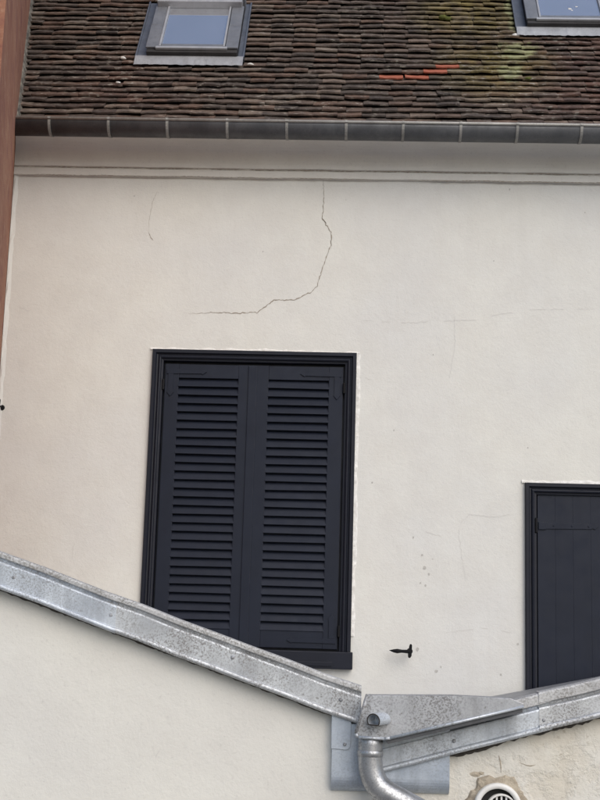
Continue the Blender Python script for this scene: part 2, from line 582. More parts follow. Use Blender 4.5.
# cracks in the plaster
crack('crack', [(-0.224, 8.19), (-0.214, 8.043), (-0.225, 7.911), (-0.195, 7.86), (-0.159, 7.810), (-0.157, 7.715),
                (-0.185, 7.64), (-0.209, 7.563), (-0.225, 7.50), (-0.247, 7.419), (-0.280, 7.375), (-0.335, 7.353),
                (-0.396, 7.316), (-0.542, 7.313), (-0.60, 7.265), (-0.656, 7.225), (-0.808, 7.215), (-0.95, 7.216), (-1.14, 7.202)],
      0.0068, 'crack', wall, jag=0.95)
crack('crack', [(-0.225, 7.911), (-0.205, 7.885), (-0.19, 7.87)], 0.006, 'crack', wall)
crack('crack', [(-0.159, 7.76), (-0.15, 7.70), (-0.172, 7.66)], 0.005, 'hair', wall)
crack('crack', [(-1.39, 8.09), (-1.42, 8.01), (-1.437, 7.87), (-1.435, 7.79)], 0.0035, 'stain', wall)
crack('crack', [(-1.437, 7.79), (-1.42, 7.745), (-1.40, 7.725)], 0.005, 'crack', wall)
crack('crack', [(0.06, 7.18), (0.35, 7.17), (0.62, 7.185), (0.86, 7.20), (0.98, 7.235), (1.25, 7.28), (1.68, 7.29)], 0.005, 'hair', wall, jag=1)
crack('crack', [(0.70, 7.22), (0.71, 7.05), (0.68, 6.85), (0.66, 6.70)], 0.005, 'hair', wall, jag=1)
crack('crack', [(0.79, 5.42), (0.74, 5.72), (0.75, 5.80), (0.81, 5.86), (0.98, 5.85), (1.13, 5.875)], 0.005, 'hair', wall, jag=1)
crack('crack', [(0.45, 5.72), (0.52, 5.74), (0.63, 5.71)], 0.005, 'hair', wall, jag=1)
crack('crack', [(0.66, 5.08), (0.9, 5.12), (1.05, 5.10), (1.17, 5.075)], 0.005, 'hair', wall, jag=1)
crack('crack', [(0.06, 6.78), (0.15, 6.77)], 0.005, 'hair', wall, jag=1)
crack('crack', [(-2.40, 7.20), (-2.34, 7.235), (-2.24, 7.20)], 0.005, 'hair', wall, jag=1)
crack('crack', [(-1.84, 5.50), (-1.83, 5.62)], 0.004, 'hair', wall, jag=1)
def chip(x, z, r, parent, y=-0.0014):
    bm = bmesh.new()
    k = 9
    ph = random.random() * 6
    vs = [bm.verts.new((x + r * random.uniform(.5, 1.1) * cos(2 * pi * i / k + ph) * 0.8, y,
                        z + r * random.uniform(.5, 1.1) * sin(2 * pi * i / k + ph))) for i in range(k)]
    bm.faces.new(vs)
    return link('paint_chip', bm, 'chip', parent)
for x, z, r in ((0.50, 5.585, .010), (0.515, 5.50, .018), (0.545, 5.46, .011), (0.49, 5.40, .008), (0.525, 5.385, .010),
                (0.44, 5.70, .009), (0.57, 5.56, .006), (0.475, 4.97, .016), (0.60, 4.83, .016), (1.02, 4.82, .010), (0.63, 4.86, .008),
                (-0.63, 7.66, .007), (0.97, 7.62, .006), (1.2, 6.32, .008), (0.3, 6.42, .007), (0.56, 6.95, .006), (-1.55, 8.05, .008), (1.60, 7.98, .007),
                (-0.06, 8.045, .005), (1.08, 8.14, .008), (0.16, 6.06, .008), (1.13, 5.02, .010)):
    chip(x, z, r, wall)

# plaster lips round the window frames
def caulk(x0, x1, z0, z1, parent, side='tlr'):
    for kind in side:
        bm = bmesh.new()
        if kind == 't':
            L = [(x0 - .02 + i * (x1 - x0 + .04) / 60, z1) for i in range(61)]
            nx, nz = 0, 1
        elif kind == 'r':
            L = [(x1, z0 + i * (z1 - z0) / 70) for i in range(71)]
            nx, nz = 1, 0
        else:
            L = [(x0, z0 + i * (z1 - z0) / 70) for i in range(71)]
            nx, nz = -1, 0
        rows = []
        w = 0.02
        for i, (x, z) in enumerate(L):
            w = min(.032, max(.008, w + random.uniform(-.006, .006)))
            d = random.uniform(.004, .009)
            rows.append([bm.verts.new((x, -d - .004, z)), bm.verts.new((x + nx * w * .6, -d, z + nz * w * .6)),
                         bm.verts.new((x + nx * w, .002, z + nz * w))])
        for a, b in zip(rows, rows[1:]):
            for j in range(2):
                bm.faces.new((a[j], a[j + 1], b[j + 1], b[j]))
        link('plaster_lip', bm, 'caulk', parent)

# ------------------------------------------------------------------ louvred window
FP = [(0.0, 0.01), (0.0, -0.030), (0.004, -0.034), (0.024, -0.034), (0.028, -0.028), (0.030, -0.018), (0.040, -0.016),
      (0.044, -0.024), (0.052, -0.028), (0.060, -0.024), (0.063, -0.012), (0.076, -0.010), (0.078, 0.0), (0.078, 0.038), (0.105, 0.038), (0.105, 0.125), (0.03, 0.125), (0.03, 0.01)]
FX0, FX1, FZ0, FZ1 = -1.362, 0.038, 4.94, 6.944
bm = bmesh.new()
frame3(bm, FP, FX0, FX1, FZ0, FZ1)
wf = link('window_frame', bm, 'navy_frame', house)
caulk(FX0, FX1, FZ0 + .1, FZ1, wf, 'tr')
bm = bmesh.new()
box(bm, FX0 - .016, FX1 + .014, -.060, .05, 4.826, 4.938, .006)
box(bm, FX0 + .04, FX1 - .12, -.066, -.055, 4.842, 4.872, .004)
box(bm, FX0 + .05, FX1 - .05, .0395, .12, 4.9385, 4.99)
link('sill', bm, 'navy_frame', wf)

def strap_corner(x_in, x_out, z_top, sgn, parent, y=-.0005, flip=1):
    """flat iron corner strap: one arm along the rail, one along the stile, spear tips"""
    bm = bmesh.new()
    # horizontal arm
    h0 = x_out
    h1 = x_in
    z = z_top
    prism(bm, [(h0, z + .017), (h0, z - .017), (h1 + sgn * .035, z - .012), (h1 + sgn * .030, z - .020), (h1, z), (h1 + sgn * .030, z + .016), (h1 + sgn * .035, z + .010)],
          y - .004, y + .004, .0012)
    v = z - flip * .017
    e = z - flip * .175
    xc = x_out - sgn * .03
    xa, xb = xc - .018, xc + .018
    poly = [(xa, v), (xb, v), (xb - .002, e + flip * .04), (xb + .006, e + flip * .03), (xc, e), (xa - .006, e + flip * .03), (xa + .002, e + flip * .04)]
    prism(bm, poly, y - .0046, y + .004, .0012)
    return link('hinge_strap', bm, 'navy', parent)

def knuckle(x, z, parent, y=-.012, h=.075):
    bm = bmesh.new()
    tube(bm, [(x, y, z - h / 2), (x, y, z - h / 2 + .004), (x, y, z + h / 2 - .004), (x, y, z + h / 2)], [.006, .009, .009, .006], 12)
    box(bm, x - .004, x + .004, y, .02, z - h * .3, z + h * .3)
    return link('hinge_pin', bm, 'iron', parent)

slat_cache = {}
def slat_mesh(w):
    k = round(w, 3)
    if k in slat_cache:
        return slat_cache[k]
    bm = bmesh.new()
    # section in (y, z): outer lip low, inner edge high
    prof = [(-.003, -.0275), (-.0045, -.0245), (-.0035, -.020), (.020, .0255), (.024, .0270), (.0265, .0245), (.004, -.0245), (.001, -.0275)]
    a = [bm.verts.new((-w / 2, y, z)) for y, z in prof]
    b = [bm.verts.new((w / 2, y, z)) for y, z in prof]
    n_ = len(prof)
    for i in range(n_):
        j = (i + 1) % n_
        bm.faces.new((a[i], a[j], b[j], b[i]))
    bm.faces.new(a)
    bm.faces.new(b[::-1])
    me = bpy.data.meshes.new('slat')
    bmesh.ops.recalc_face_normals(bm, faces=bm.faces)
    bm.to_mesh(me)
    bm.free()
    me.materials.append(M['navy'])
    slat_cache[k] = me
    return me

def louvre_leaf(x0, x1, lx0, lx1, z0, z1, lz0, lz1, label, astragal=None):
    bm = bmesh.new()
    T = 0.034
    box(bm, x0, lx0, 0.002, T, z0, z1, .0025)
    box(bm, lx1, x1, 0.002, T, z0, z1, .0025)
    box(bm, lx0 + .0005, lx1 - .0005, 0.0035, T - .001, lz1, z1 - .001, .002)
    box(bm, lx0 + .0005, lx1 - .0005, 0.0035, T - .001, z0 + .001, lz0, .002)
    if astragal:
        box(bm, astragal[0], astragal[1], -.006, .004, z0 + .004, z1 - .004, .003)
    leaf = link('shutter', bm, 'navy', house)
    leaf['label'] = label
    n_ = 29
    p = (lz1 - lz0) / n_
    me = slat_mesh(lx1 - lx0 + .006)
    for i in range(n_):
        o = link('slat', me, None, leaf)
        o.location = ((lx0 + lx1) / 2, 0.003, lz1 - p * (i + .56))
        o.rotation_euler = (RAD(random.uniform(-1.7, 1.7)), RAD(random.uniform(-.35, .35)), 0)
    bm = bmesh.new()
    box(bm, lx0 - .01, lx1 + .01, .034, .037, lz0 - .01, lz1 + .01)
    link('backing', bm, 'navy', leaf)
    return leaf
lz0, lz1 = 5.065, 6.752
la = louvre_leaf(-1.272, -0.690, -1.178, -0.768, 4.952, 6.848, lz0, lz1, 'louvred shutter leaf on the side of the brick-red wall')
lb = louvre_leaf(-0.686, -0.052, -0.561, -0.148, 4.952, 6.848, lz0, lz1, 'louvred shutter leaf with raised meeting strip', (-0.700, -0.640))
strap_corner(-0.985, -1.262, 6.795, -1, la)
strap_corner(-0.345, -0.062, 6.795, 1, lb)
strap_corner(-0.385, -0.062, 5.005, 1, lb, flip=-1)
strap_corner(-0.985, -1.262, 5.005, -1, la, flip=-1)
for z in (6.70, 5.07):
    knuckle(-1.281, z, la)
    knuckle(-0.043, z, lb)

# ------------------------------------------------------------------ plain shutter window
GX0, GX1, GZ0, GZ1 = 1.178, 2.52, 3.95, 6.082
bm = bmesh.new()
frame3(bm, FP, GX0, GX1, GZ0, GZ1)
wf2 = link('window_frame', bm, 'navy_frame', house)
caulk(GX0, GX1, GZ0, GZ1, wf2, 't')
bm = bmesh.new()
box(bm, GX0 - .016, GX1 + .014, -.060, .05, 3.84, 3.948, .006)
link('sill', bm, 'navy_frame', wf2)
def plank_leaf(x0, x1, z0, z1, label, sgn):
    bm = bmesh.new()
    box(bm, x0 + .02, x1 - .02, .030, .036, z0 + .01, z1 - .01)
    leaf = link('shutter', bm, 'navy', house)
    leaf['label'] = label
    n_ = 5
    w = (x1 - x0) / n_
    for i in range(n_):
        bm = bmesh.new()
        dy = random.uniform(0, .0005)
        box(bm, x0 + w * i + .0002, x0 + w * (i + 1) - .0002, .003 + dy, .029, z0, z1, .0008)
        link('plank', bm, 'navy', leaf)
    for z in (5.80, 4.25):
        bm = bmesh.new()
        xa, xb = (x0 + .006, x0 + .40) if sgn > 0 else (x1 - .006, x1 - .40)
        k = sgn
        prism(bm, [(xa, z + .022), (xa, z - .022), (xb - k * .05, z - .017), (xb - k * .035, z - .010), (xb - k * .02, z - .019), (xb, z),
                   (xb - k * .02, z + .019), (xb - k * .035, z + .010), (xb - k * .05, z + .017)], -.003, .004, .0012)
        box(bm, min(xa, xa + k * .05), max(xa, xa + k * .05), -.007, .003, z - .026, z + .024, .002)
        for q in (.10, .22, .33):
            lathe_y(bm, xa + k * q, z, [(.0, -.0065), (.004, -.006), (.0065, -.003)], 10)
        link('hinge_strap', bm, 'navy', leaf)
        knuckle(xa - k * .017, z, leaf, h=.10)
    return leaf
plank_leaf(1.263, 1.848, 3.97, 6.012, 'plain boarded shutter leaf with strap hinge', 1)
plank_leaf(1.852, 2.437, 3.97, 6.012, 'plain boarded shutter leaf', -1)

# ------------------------------------------------------------------ shutter stops fixed to the wall
def shutter_stop(x, z, label):
    bm = bmesh.new()
    tube(bm, [(x, .02, z), (x, -.05, z), (x, -.085, z - .002)], [.008, .007, .007], 12)
    # vertical latch plate
    prism(bm, [(x - .008, z + .03), (x - .004, z + .045), (x + .006, z + .047), (x + .011, z + .038), (x + .009, z - .005), (x + .008, z - .03),
               (x - .002, z - .044), (x - .014, z - .040), (x - .016, z - .025), (x - .012, z)], -.098, -.082, .003)
    # pointed arm
    tube(bm, [(x - .002, -.09, z - .002), (x - .03, -.09, z - .002), (x - .055, -.09, z - .001), (x - .085, -.09, z - .001), (x - .110, -.09, z), (x - .137, -.09, z + .002)],
         [.012, .011, .010, .0145, .010, .001], 12)
    o = link('shutter_stop', bm, 'iron', house)
    o['label'] = label
    bm = bmesh.new()
    lathe_y(bm, x, z, [(.020, .001), (.019, -.003), (.012, -.005), (.0, -.005)], 18)
    link('rosette', bm, 'iron', o)
shutter_stop(0.425, 4.955, 'black iron shutter stop with pointed arm beside the louvred window')
shutter_stop(-2.385, 6.515, 'small black shutter stop near the brick-red wall')

# ------------------------------------------------------------------ gutter
bm = bmesh.new()
GC, GZ, GR = -0.325, 8.447, 0.086
prof = []
for i in range(0, 15):
    a = pi + i / 14 * pi
    prof.append((GC + GR * cos(a), GR * sin(a)))
inner = [(GC + (GR - .004) * cos(2 * pi - i / 14 * pi), (GR - .004) * sin(2 * pi - i / 14 * pi)) for i in range(15)]
full = prof + inner
sweep(bm, full, [(-2.435, GZ), (0, GZ), (3.3, GZ)])
gut = link('gutter', bm, 'gutter', house, True)
bm = bmesh.new()
tube(bm, [(-2.435, GC - GR, GZ + .006), (3.3, GC - GR, GZ + .006)], .0105, 14)
link('bead', bm, 'gutter_lip', gut, True)
for x in (-2.090, -1.684, -1.283, -0.874, -0.469, -0.067, 0.317, 0.704, 1.083, 1.511, 1.91, 2.32, 2.73, 3.1):
    bm = bmesh.new()
    prof = [(GC + (GR + .004) * cos(pi + i / 12 * pi * .86), (GR + .004) * sin(pi + i / 12 * pi * .86)) for i in range(13)]
    back = [(GC + (GR - .001) * cos(pi + i / 12 * pi * .86), (GR - .001) * sin(pi + i / 12 * pi * .86)) for i in range(12, -1, -1)]
    prof = [(GC - GR - .004, .018), (GC - GR - .013, .014), (GC - GR - .014, .0)] + prof + back
    sweep(bm, prof, [(x - .009, GZ), (x + .009, GZ)])
    link('gutter_clip', bm, 'clip', gut)

# ------------------------------------------------------------------ roof
def NW(y):                       # the brick-red neighbour wall is skewed to the facade
    return -2.418 - 0.235 * y
bm = bmesh.new()
TOP = 4.0
deck = [roof_pt(XL - .7, -.02, -.045), roof_pt(XR, -.02, -.045), roof_pt(XR, TOP, -.045), roof_pt(XL - .7, TOP, -.045)]
yr, zr = deck[2].y, deck[2].z
back = [Vector((XL - .7, 2 * yr + .2, 8.4)), Vector((XR, 2 * yr + .2, 8.4))]
v = [bm.verts.new(p) for p in deck] + [bm.verts.new(p) for p in back]
bm.faces.new((v[0], v[1], v[2], v[3]))
bm.faces.new((v[3], v[2], v[5], v[4]))
bm.faces.new((v[0], v[4], v[5], v[1]))
bm.faces.new((v[0], v[3], v[4]))
bm.faces.new((v[1], v[5], v[2]))
roof = link('roof', bm, 'deck', house)

GAUGE, TW, TL, TT = 0.0762, 0.172, 0.20, 0.0105
TAU = RAD(17.6)
def tile_bm(seed):
    r = random.Random(seed)
    b = bmesh.new()
    nx, ny = 4, 2
    camb = r.uniform(-.002, .0055)
    tw = r.uniform(-.004, .004)
    top, bot = [], []
    for j in range(ny + 1):
        f = j / ny
        y = f * TL
        for i in range(nx + 1):
            u = i / nx - .5
            yy = y
            if j == 0:
                yy += r.uniform(-.005, .004)
                if abs(u) > .45 and r.random() < .4:
                    yy += r.uniform(.004, .014)
            z = camb * (1 - 4 * u * u) * (1 - .6 * f) + tw * u + r.uniform(-.0012, .0012)
            xx = u + (r.uniform(-.006, .006) if abs(u) > .45 else 0)
            top.append(b.verts.new((xx, yy, z + TT * r.uniform(.85, 1.15))))
            bot.append(b.verts.new((xx, yy + r.uniform(-.001, .003), z)))
    W = nx + 1
    for j in range(ny):
        for i in range(nx):
            a = j * W + i
            b.faces.new((top[a], top[a + 1], top[a + W + 1], top[a + W]))
    for i in range(nx):
        b.faces.new((bot[i], bot[i + 1], top[i + 1], top[i]))
    for j in range(ny):
        a = j * W
        b.faces.new((bot[a], top[a], top[a + W], bot[a + W]))
        a = j * W + nx
        b.faces.new((top[a], bot[a], bot[a + W], top[a + W]))
    return b
VAR = 14
tiles_bm = [tile_bm(100 + i) for i in range(VAR)]
tiles_me = []
for i, b in enumerate(tiles_bm):
    me = bpy.data.meshes.new('tile')
    bmesh.ops.recalc_face_normals(b, faces=b.faces)
    b.to_mesh(me)
    me.materials.append(M['tile'])
    tiles_me.append(me)
red_me = tiles_me[0].copy()
red_me.materials.clear()
red_me.materials.append(M['tile_red'])
BASIS = Matrix(((1, 0, 0), (0, UPS.y, NRM.y), (0, UPS.z, NRM.z)))

SKYL = [(-1.650, -0.842, 0.835, 1.80), (1.200, 2.008, 1.340, 2.305)]
rows = int(2.9 / GAUGE)
rt = random.Random(21)
individual, mass = [], []
reds = {9: [(0.160, 0.332), (0.346, 0.518)], 10: [(0.482, 0.654)], 11: [(0.574, 0.746)]}
for k in range(rows):
    s = k * GAUGE + .004
    yk = (EAVE + UPS * s).y
    spans = [(NW(yk) - .05, 2.75)]
    for a, b, s0, s1 in SKYL:
        if s0 - .02 < s < s1:
            new = []
            for p, q in spans:
                if a > p and b < q:
                    new += [(p, a), (b, q)]
                else:
                    new.append((p, q))
            spans = new
    for rr in reds.get(k, []):
        new = []
        for p, q in spans:
            if p < rr[0] and q > rr[1]:
                new += [(p, rr[0]), (rr[1], q)]
            else:
                new.append((p, q))
        spans = new
        individual.append((rr[0], rr[1], s, k, True))
    for p, q in spans:
        x = p - rt.uniform(0, TW * .7) if p < -2 else p
        first = True
        while x < q - .03:
            w = TW + rt.uniform(-.008, .008)
            x1 = min(x + w, q)
            if q - x1 < .05:
                x1 = min(q, x1 + .05)
            tile = (x, x1, s, k, False)
            if k < 11 and x < 1.97 and len(individual) < 300:
                individual.append(tile)
            else:
                mass.append(tile)
            x = x1 + .001
wave = [(rt.uniform(2, 7), rt.uniform(0, 6), rt.uniform(0, 6)) for _ in range(5)]
def tile_matrix(x0, x1, s, k):
    xc = (x0 + x1) / 2
    wv = sum(sin(a * xc + b + k * c * .35) for a, b, c in wave) / 5
    lift = rt.uniform(-.002, .005) + .004 * wv
    loc = roof_pt(xc, s + .006 * wv + rt.gauss(0, .0035), -.046 + TL * sin(TAU) - .016 + lift * .6)
    rot = BASIS @ Matrix.Rotation(-TAU + RAD(rt.uniform(-1.2, 1.6)), 3, 'X') @ Matrix.Rotation(RAD(rt.gauss(0, 1.3)), 3, 'Y') @ Matrix.Rotation(RAD(rt.gauss(0, 1.0)), 3, 'Z')
    sc = Matrix.Diagonal((x1 - x0, 1, rt.uniform(.85, 1.25)))
    return Matrix.Translation(loc) @ (rot @ sc).to_4x4()
for x0, x1, s, k, red in individual:
    o = link('tile', red_me if red else rt.choice(tiles_me), None, roof)
    o.matrix_world = tile_matrix(x0, x1, s, k)
    if red:
        o['label'] = 'new bright red roof tile'
vs, fs, tint = [], [], []
for x0, x1, s, k, red in mass:
    me = rt.choice(tiles_me)
    mw = tile_matrix(x0, x1, s, k)
    b0 = len(vs)
    vs += [tuple(mw @ v.co) for v in me.vertices]
    cval = rt.random()
    for p in me.polygons:
        fs.append([b0 + i for i in p.vertices])
        tint.append(cval)
me = bpy.data.meshes.new('upper_tiles')
me.from_pydata(vs, [], fs)
at = me.attributes.new('tint', 'FLOAT', 'FACE')
at.data.foreach_set('value', tint)
o = link('upper_tiles', me, 'tile_mass', roof)
o['kind'] = 'stuff'
for b in tiles_bm:
    b.free()

# small pale mortar lumps and a moss cushion caught between tiles
def lump(x, s, r, mat, name):
    bm = bmesh.new()
    bmesh.ops.create_icosphere(bm, subdivisions=2, radius=r)
    p = roof_pt(x, s, .004)
    for v_ in bm.verts:
        v_.co *= random.uniform(.75, 1.15)
        v_.co = p + Vector((v_.co.x * 1.5, v_.co.y, v_.co.z * .7))
    link(name, bm, mat, roof, True)
lump(-1.742, .93, .018, 'caulk', 'mortar_lump')
lump(-1.73, .575, .013, 'caulk', 'mortar_lump')
lump(-0.79, .86, .017, 'caulk', 'mortar_lump')
for qx, qs, qr in ((1.625, 1.655, .012), (1.68, 1.69, .008), (1.64, 1.63, .006)):
    bm = bmesh.new()
    bmesh.ops.create_icosphere(bm, subdivisions=2, radius=qr)
    for v_ in bm.verts:
        v_.co *= random.uniform(.7, 1.2)
        v_.co = roof_pt(qx + v_.co.x * 1.4, qs + v_.co.y, .0705 + v_.co.z * .08)
    link('bird_dropping', bm, 'caulk', roof, True)
lump(1.19, 1.34, .022, 'caulk', 'mortar_lump')
t = NT('moss_green')
t.set(Base_Color=t.mix(t.noise(40, 4), (0.05, 0.07, 0.012), (0.13, 0.13, 0.03)), Roughness=1.0, Normal=t.bump(t.noise(90, 4), 1.0, .01))
M['moss'] = t.m
lump(0.655, 1.62, .030, 'moss', 'moss_cushion')
lump(0.69, 1.60, .022, 'moss', 'moss_cushion')
lump(1.235, .70, .022, 'moss', 'moss_cushion')

# mortar fillet and edge trim where the roof meets the neighbour wall
bm = bmesh.new()
rws = []
for i in range(50):
    s = i * .06 - .01
    p = roof_pt(0, s, 0)
    xw = NW(p.y)
    w = random.uniform(.018, .034)
    rws.append([bm.verts.new(roof_pt(xw - .03, s, .06 + random.uniform(0, .02))), bm.verts.new(roof_pt(xw + w * .5, s, .035 + random.uniform(-.006, .008))),
                bm.verts.new(roof_pt(xw + w, s, -.02))])
for a, b in zip(rws, rws[1:]):
    for j in range(2):
        bm.faces.new((a[j], a[j + 1], b[j + 1], b[j]))
link('mortar_fillet', bm, 'fillet', roof)
bm = bmesh.new()
v = [roof_pt(x_, s_, o_) for o_ in (-.03, .018) for x_, s_ in ((-2.385, -.01), (-2.367, -.01), (-2.375, .24), (-2.393, .24))]
v = [bm.verts.new(p) for p in v]
for f in ((0, 1, 2, 3), (7, 6, 5, 4), (0, 4, 5, 1), (1, 5, 6, 2), (2, 6, 7, 3), (3, 7, 4, 0)):
    bm.faces.new([v[i] for i in f])
link('edge_trim', bm, 'gutter_lip', roof)

# ------------------------------------------------------------------ skylights
def rbox(bm, x0, x1, s0, s1, o0, o1, bev=.003):
    b2 = bmesh.new()
    box(b2, x0, x1, s0, s1, o0, o1, bev)
    mat = Matrix.Translation(EAVE) @ BASIS.to_4x4()
    join(bm, b2, mat)

def skylight(dx, ds, label):
    def B(x0, x1, s0, s1, o0, o1, bev=.003, bm=None):
        own = bm is None
        bm = bm or bmesh.new()
        rbox(bm, x0 + dx, x1 + dx, s0 + ds, s1 + ds, o0, o1, bev)
        return bm
    # frame upstand
    bm = B(-1.565, -0.892, 0.920, 0.965, -.03, .066)
    B(-1.565, -1.50, 0.966, 1.66, -.03, .066, bm=bm)
    B(-0.957, -0.892, 0.966, 1.66, -.03, .066, bm=bm)
    B(-1.565, -0.892, 1.661, 1.70, -.03, .066, bm=bm)
    sk = link('skylight', bm, 'frame_dark', house)
    sk['label'] = label
    # flashing apron (dressed lead) and side gutters
    bm = bmesh.new()
    n_ = 40
    ra = []
    for i in range(n_ + 1):
        x = -1.648 + i / n_ * .804
        wv_ = .0012 * sin(i * 1.7) + random.uniform(-.0018, .0018)
        ra.append([bm.verts.new(roof_pt(x + dx, .812 + ds + wv_, .022 + .6 * wv_)), bm.verts.new(roof_pt(x + dx, .86 + ds, .030 + .5 * wv_)),
                   bm.verts.new(roof_pt(x + dx, .922 + ds, .034))])
    for a, b in zip(ra, ra[1:]):
        for j in range(2):
            bm.faces.new((a[j], a[j + 1], b[j + 1], b[j]))
    link('apron', bm, 'lead_apron', sk)
    for x0, x1 in ((-1.652, -1.567), (-0.890, -0.840)):
        bm = B(x0, x1, .925, 1.79, -.02, .014)
        xe = x0 if x0 < -1.2 else x1 - .012
        B(xe, xe + .012, .925, 1.79, -.02, .030, .002, bm=bm)
        link('side_flashing', bm, 'flashing', sk)
    # cladding covers
    for x0, x1 in ((-1.572, -1.478), (-0.980, -0.886)):
        bm = B(x0, x1, .962, 1.30, .067, .084, .004)
        B(x0 + .001, x1 - .001, 1.303, 1.62, .067, .083, .004, bm=bm)
        link('cover_strip', bm, 'sash', sk)
    bm = B(-1.498, -0.966, .944, .972, .067, .088, .004)
    link('bottom_cover', bm, 'sash_light', sk)
    for x0, x1 in ((-1.476, -1.462), (-0.998, -0.984)):
        link('glazing_bead', B(x0, x1, .974, 1.60, .066, .090, .003), 'sash_light', sk)
    link('glazing_bead', B(-1.460, -1.000, .976, 1.022, .066, .078, .003), 'sash', sk)
    bm = B(-1.460, -1.000, 1.024, 1.60, .060, .070, 0)
    link('pane', bm, 'glass', sk)
    bm = B(-1.560, -0.902, 1.60, 1.70, .066, .130, .008)
    link('hood', bm, 'sash_light', sk)
    bm = B(-1.575, -0.885, 1.702, 1.80, .0, .100, .006)
    link('top_cover', bm, 'sash', sk)
skylight(0, 0, 'grey framed skylight whole in view above the louvred window')
skylight(2.85, 0.508, 'grey framed skylight cut off by the corner of the picture')

# ------------------------------------------------------------------ neighbour with brick-red side wall
nb = thing('neighbour_house', (-3.4, 0.5, 0), 'taller neighbouring building with rough brick-red side wall on the left', 'building')
bm = bmesh.new()
y0, y1 = -2.5, 5.0
prism_pts = [(NW(y0), y0), (NW(y1), y1), (-7.5, y1), (-7.5, y0)]
lo = [bm.verts.new((x + 3.4, y - .5, 0)) for x, y in prism_pts]
hi = [bm.verts.new((x + 3.4, y - .5, 12.5)) for x, y in prism_pts]
bm.faces.new(lo)
bm.faces.new(hi[::-1])
for i in range(4):
    j = (i + 1) % 4
    bm.faces.new((lo[i], lo[j], hi[j], hi[i]))
link('wall', bm, 'terracotta', nb)
bm = bmesh.new()
v = [bm.verts.new((x + 3.4, y - .5, z)) for x, y, z in ((NW(y0) + .2, y0 - .2, 12.502), (NW(y1) + .2, y1 + .2, 12.502), (-7.7, y1 + .2, 12.502), (-7.7, y0 - .2, 12.502), (-4.6, y0 - .2, 14.2), (-5.6, y1 + .2, 14.2))]
for f in ((0, 1, 2, 3), (0, 4, 5, 1), (2, 5, 4, 3), (0, 3, 4), (1, 5, 2)):
    bm.faces.new([v[i] for i in f])
link('roof', bm, 'tile_red', nb)
# cream paint overlap in the angle between the two walls
bm = bmesh.new()
rws = []
for i in range(71):
    z = 3.99 + i * .06
    w = random.uniform(.006, .020)
    rws.append([bm.verts.new((NW(-w) - .0 + .003, -w, z)), bm.verts.new((NW(0) + .016, -.010, z)), bm.verts.new((NW(0) + .03 + random.uniform(0, .012), .001, z))])
for a, b in zip(rws, rws[1:]):
    for j in range(2):
        bm.faces.new((a[j], a[j + 1], b[j + 1], b[j]))
link('corner_fillet', bm, 'wall', house)

# ------------------------------------------------------------------ low annex with butterfly roof in front
FY = -4.40
annex = thing('annex', (0.1, FY, 0), 'low cream annex with metal roof edges sloping down to a central outlet', 'annex')
ox, oy = -0.1, -FY
def A(bm):
    for v_ in bm.verts:
        v_.co.x += ox
        v_.co.y += oy
    return bm
LZ = lambda x: 4.857 - .335 * (x - .058)
RZ = lambda x: 4.911 + .279 * (x - .82)
def zl(x): return LZ(x)
def zr_(x): return RZ(x)
# walls under each slope
bm = bmesh.new()
prism(bm, [(-2.2, 0), (.10, 0), (.10, LZ(.10) - .07), (-2.2, LZ(-2.2) - .05)], FY, FY + .18)
wl = link('wall', A(bm), 'annex_wall', annex)
bm = bmesh.new()
prism(bm, [(.101, 0), (2.3, 0), (2.3, RZ(2.3) - .05), (.101, RZ(.101) - .05)], FY, FY + .18)
wr = link('wall', A(bm), 'annex_rough', annex)
wr['label'] = 'peeling stained stretch of annex wall'
# side walls and roof planes behind the parapet
bm = bmesh.new()
box(bm, -2.2, -2.02, FY + .181, -2.55, 0, LZ(-2.2) - .34)
link('side_wall', A(bm), 'annex_wall', annex)
bm = bmesh.new()
box(bm, 2.12, 2.3, FY + .181, -.08, 0, RZ(2.3) - .34)
link('side_wall', A(bm), 'annex_wall', annex)
bm = bmesh.new()
prism(bm, [(-2.0, LZ(-2.0) - .34), (.099, LZ(.1) - .34), (.099, LZ(.1) - .40), (-2.0, LZ(-2.0) - .40)], FY + .182, -.075)
link('roof', A(bm), 'annex_roof', annex)
bm = bmesh.new()
prism(bm, [(.1, LZ(.1) - .34), (2.119, RZ(2.119) - .34), (2.119, RZ(2.119) - .40), (.1, LZ(.1) - .40)], FY + .182, -.075)
link('roof', A(bm), 'annex_roof', annex)

def trim(name, x0, x1, zf, cap, dy, mat, label=None):
    """folded metal verge: back upstand, front face, rolled bottom bead"""
    f0 = FY - .040 - dy
    prof = [(FY + .03, -.004), (FY - .018 - dy, 0.0), (FY - .024 - dy, -.003), (FY - .026 - dy, -cap + .004), (FY - .020 - dy, -cap), (FY - .018 - dy, -cap - .005),
            (f0, -cap - .009), (f0 - .001, -cap - .014), (f0, -.098)]
    cx, cv, r = f0 - .004, -.1075, .0095
    for i in range(9):
        a = pi * .55 + i / 8 * pi * .95
        prof.append((cx + r * cos(a), cv + r * sin(a)))
    prof += [(f0 + .006, -.117), (f0 + .008, -.112), (FY + .001, -.112), (FY + .03, -.112)]
    n_ = max(2, int((x1 - x0) / .12))
    st = []
    for i in range(n_ + 1):
        x = x0 + (x1 - x0) * i / n_
        st.append((x, zf(x) + random.uniform(-.0028, .0028)))
    bm = bmesh.new()
    sweep(bm, prof, st)
    o = link(name, A(bm), mat, annex)
    if label:
        o['label'] = label
    bm = bmesh.new()
    cp = [(FY + .028, 0.0), (FY + .028, .004), (FY - .020 - dy, .0045), (FY - .029 - dy, .002), (FY - .0315 - dy, -.004), (FY - .0315 - dy, -cap + .006), (FY - .0275 - dy, -cap + .003), (FY - .0265 - dy, -.004), (FY - .020 - dy, .001)]
    sweep(bm, cp, st)
    link('cap', A(bm), 'galv_cap', o)
    return o
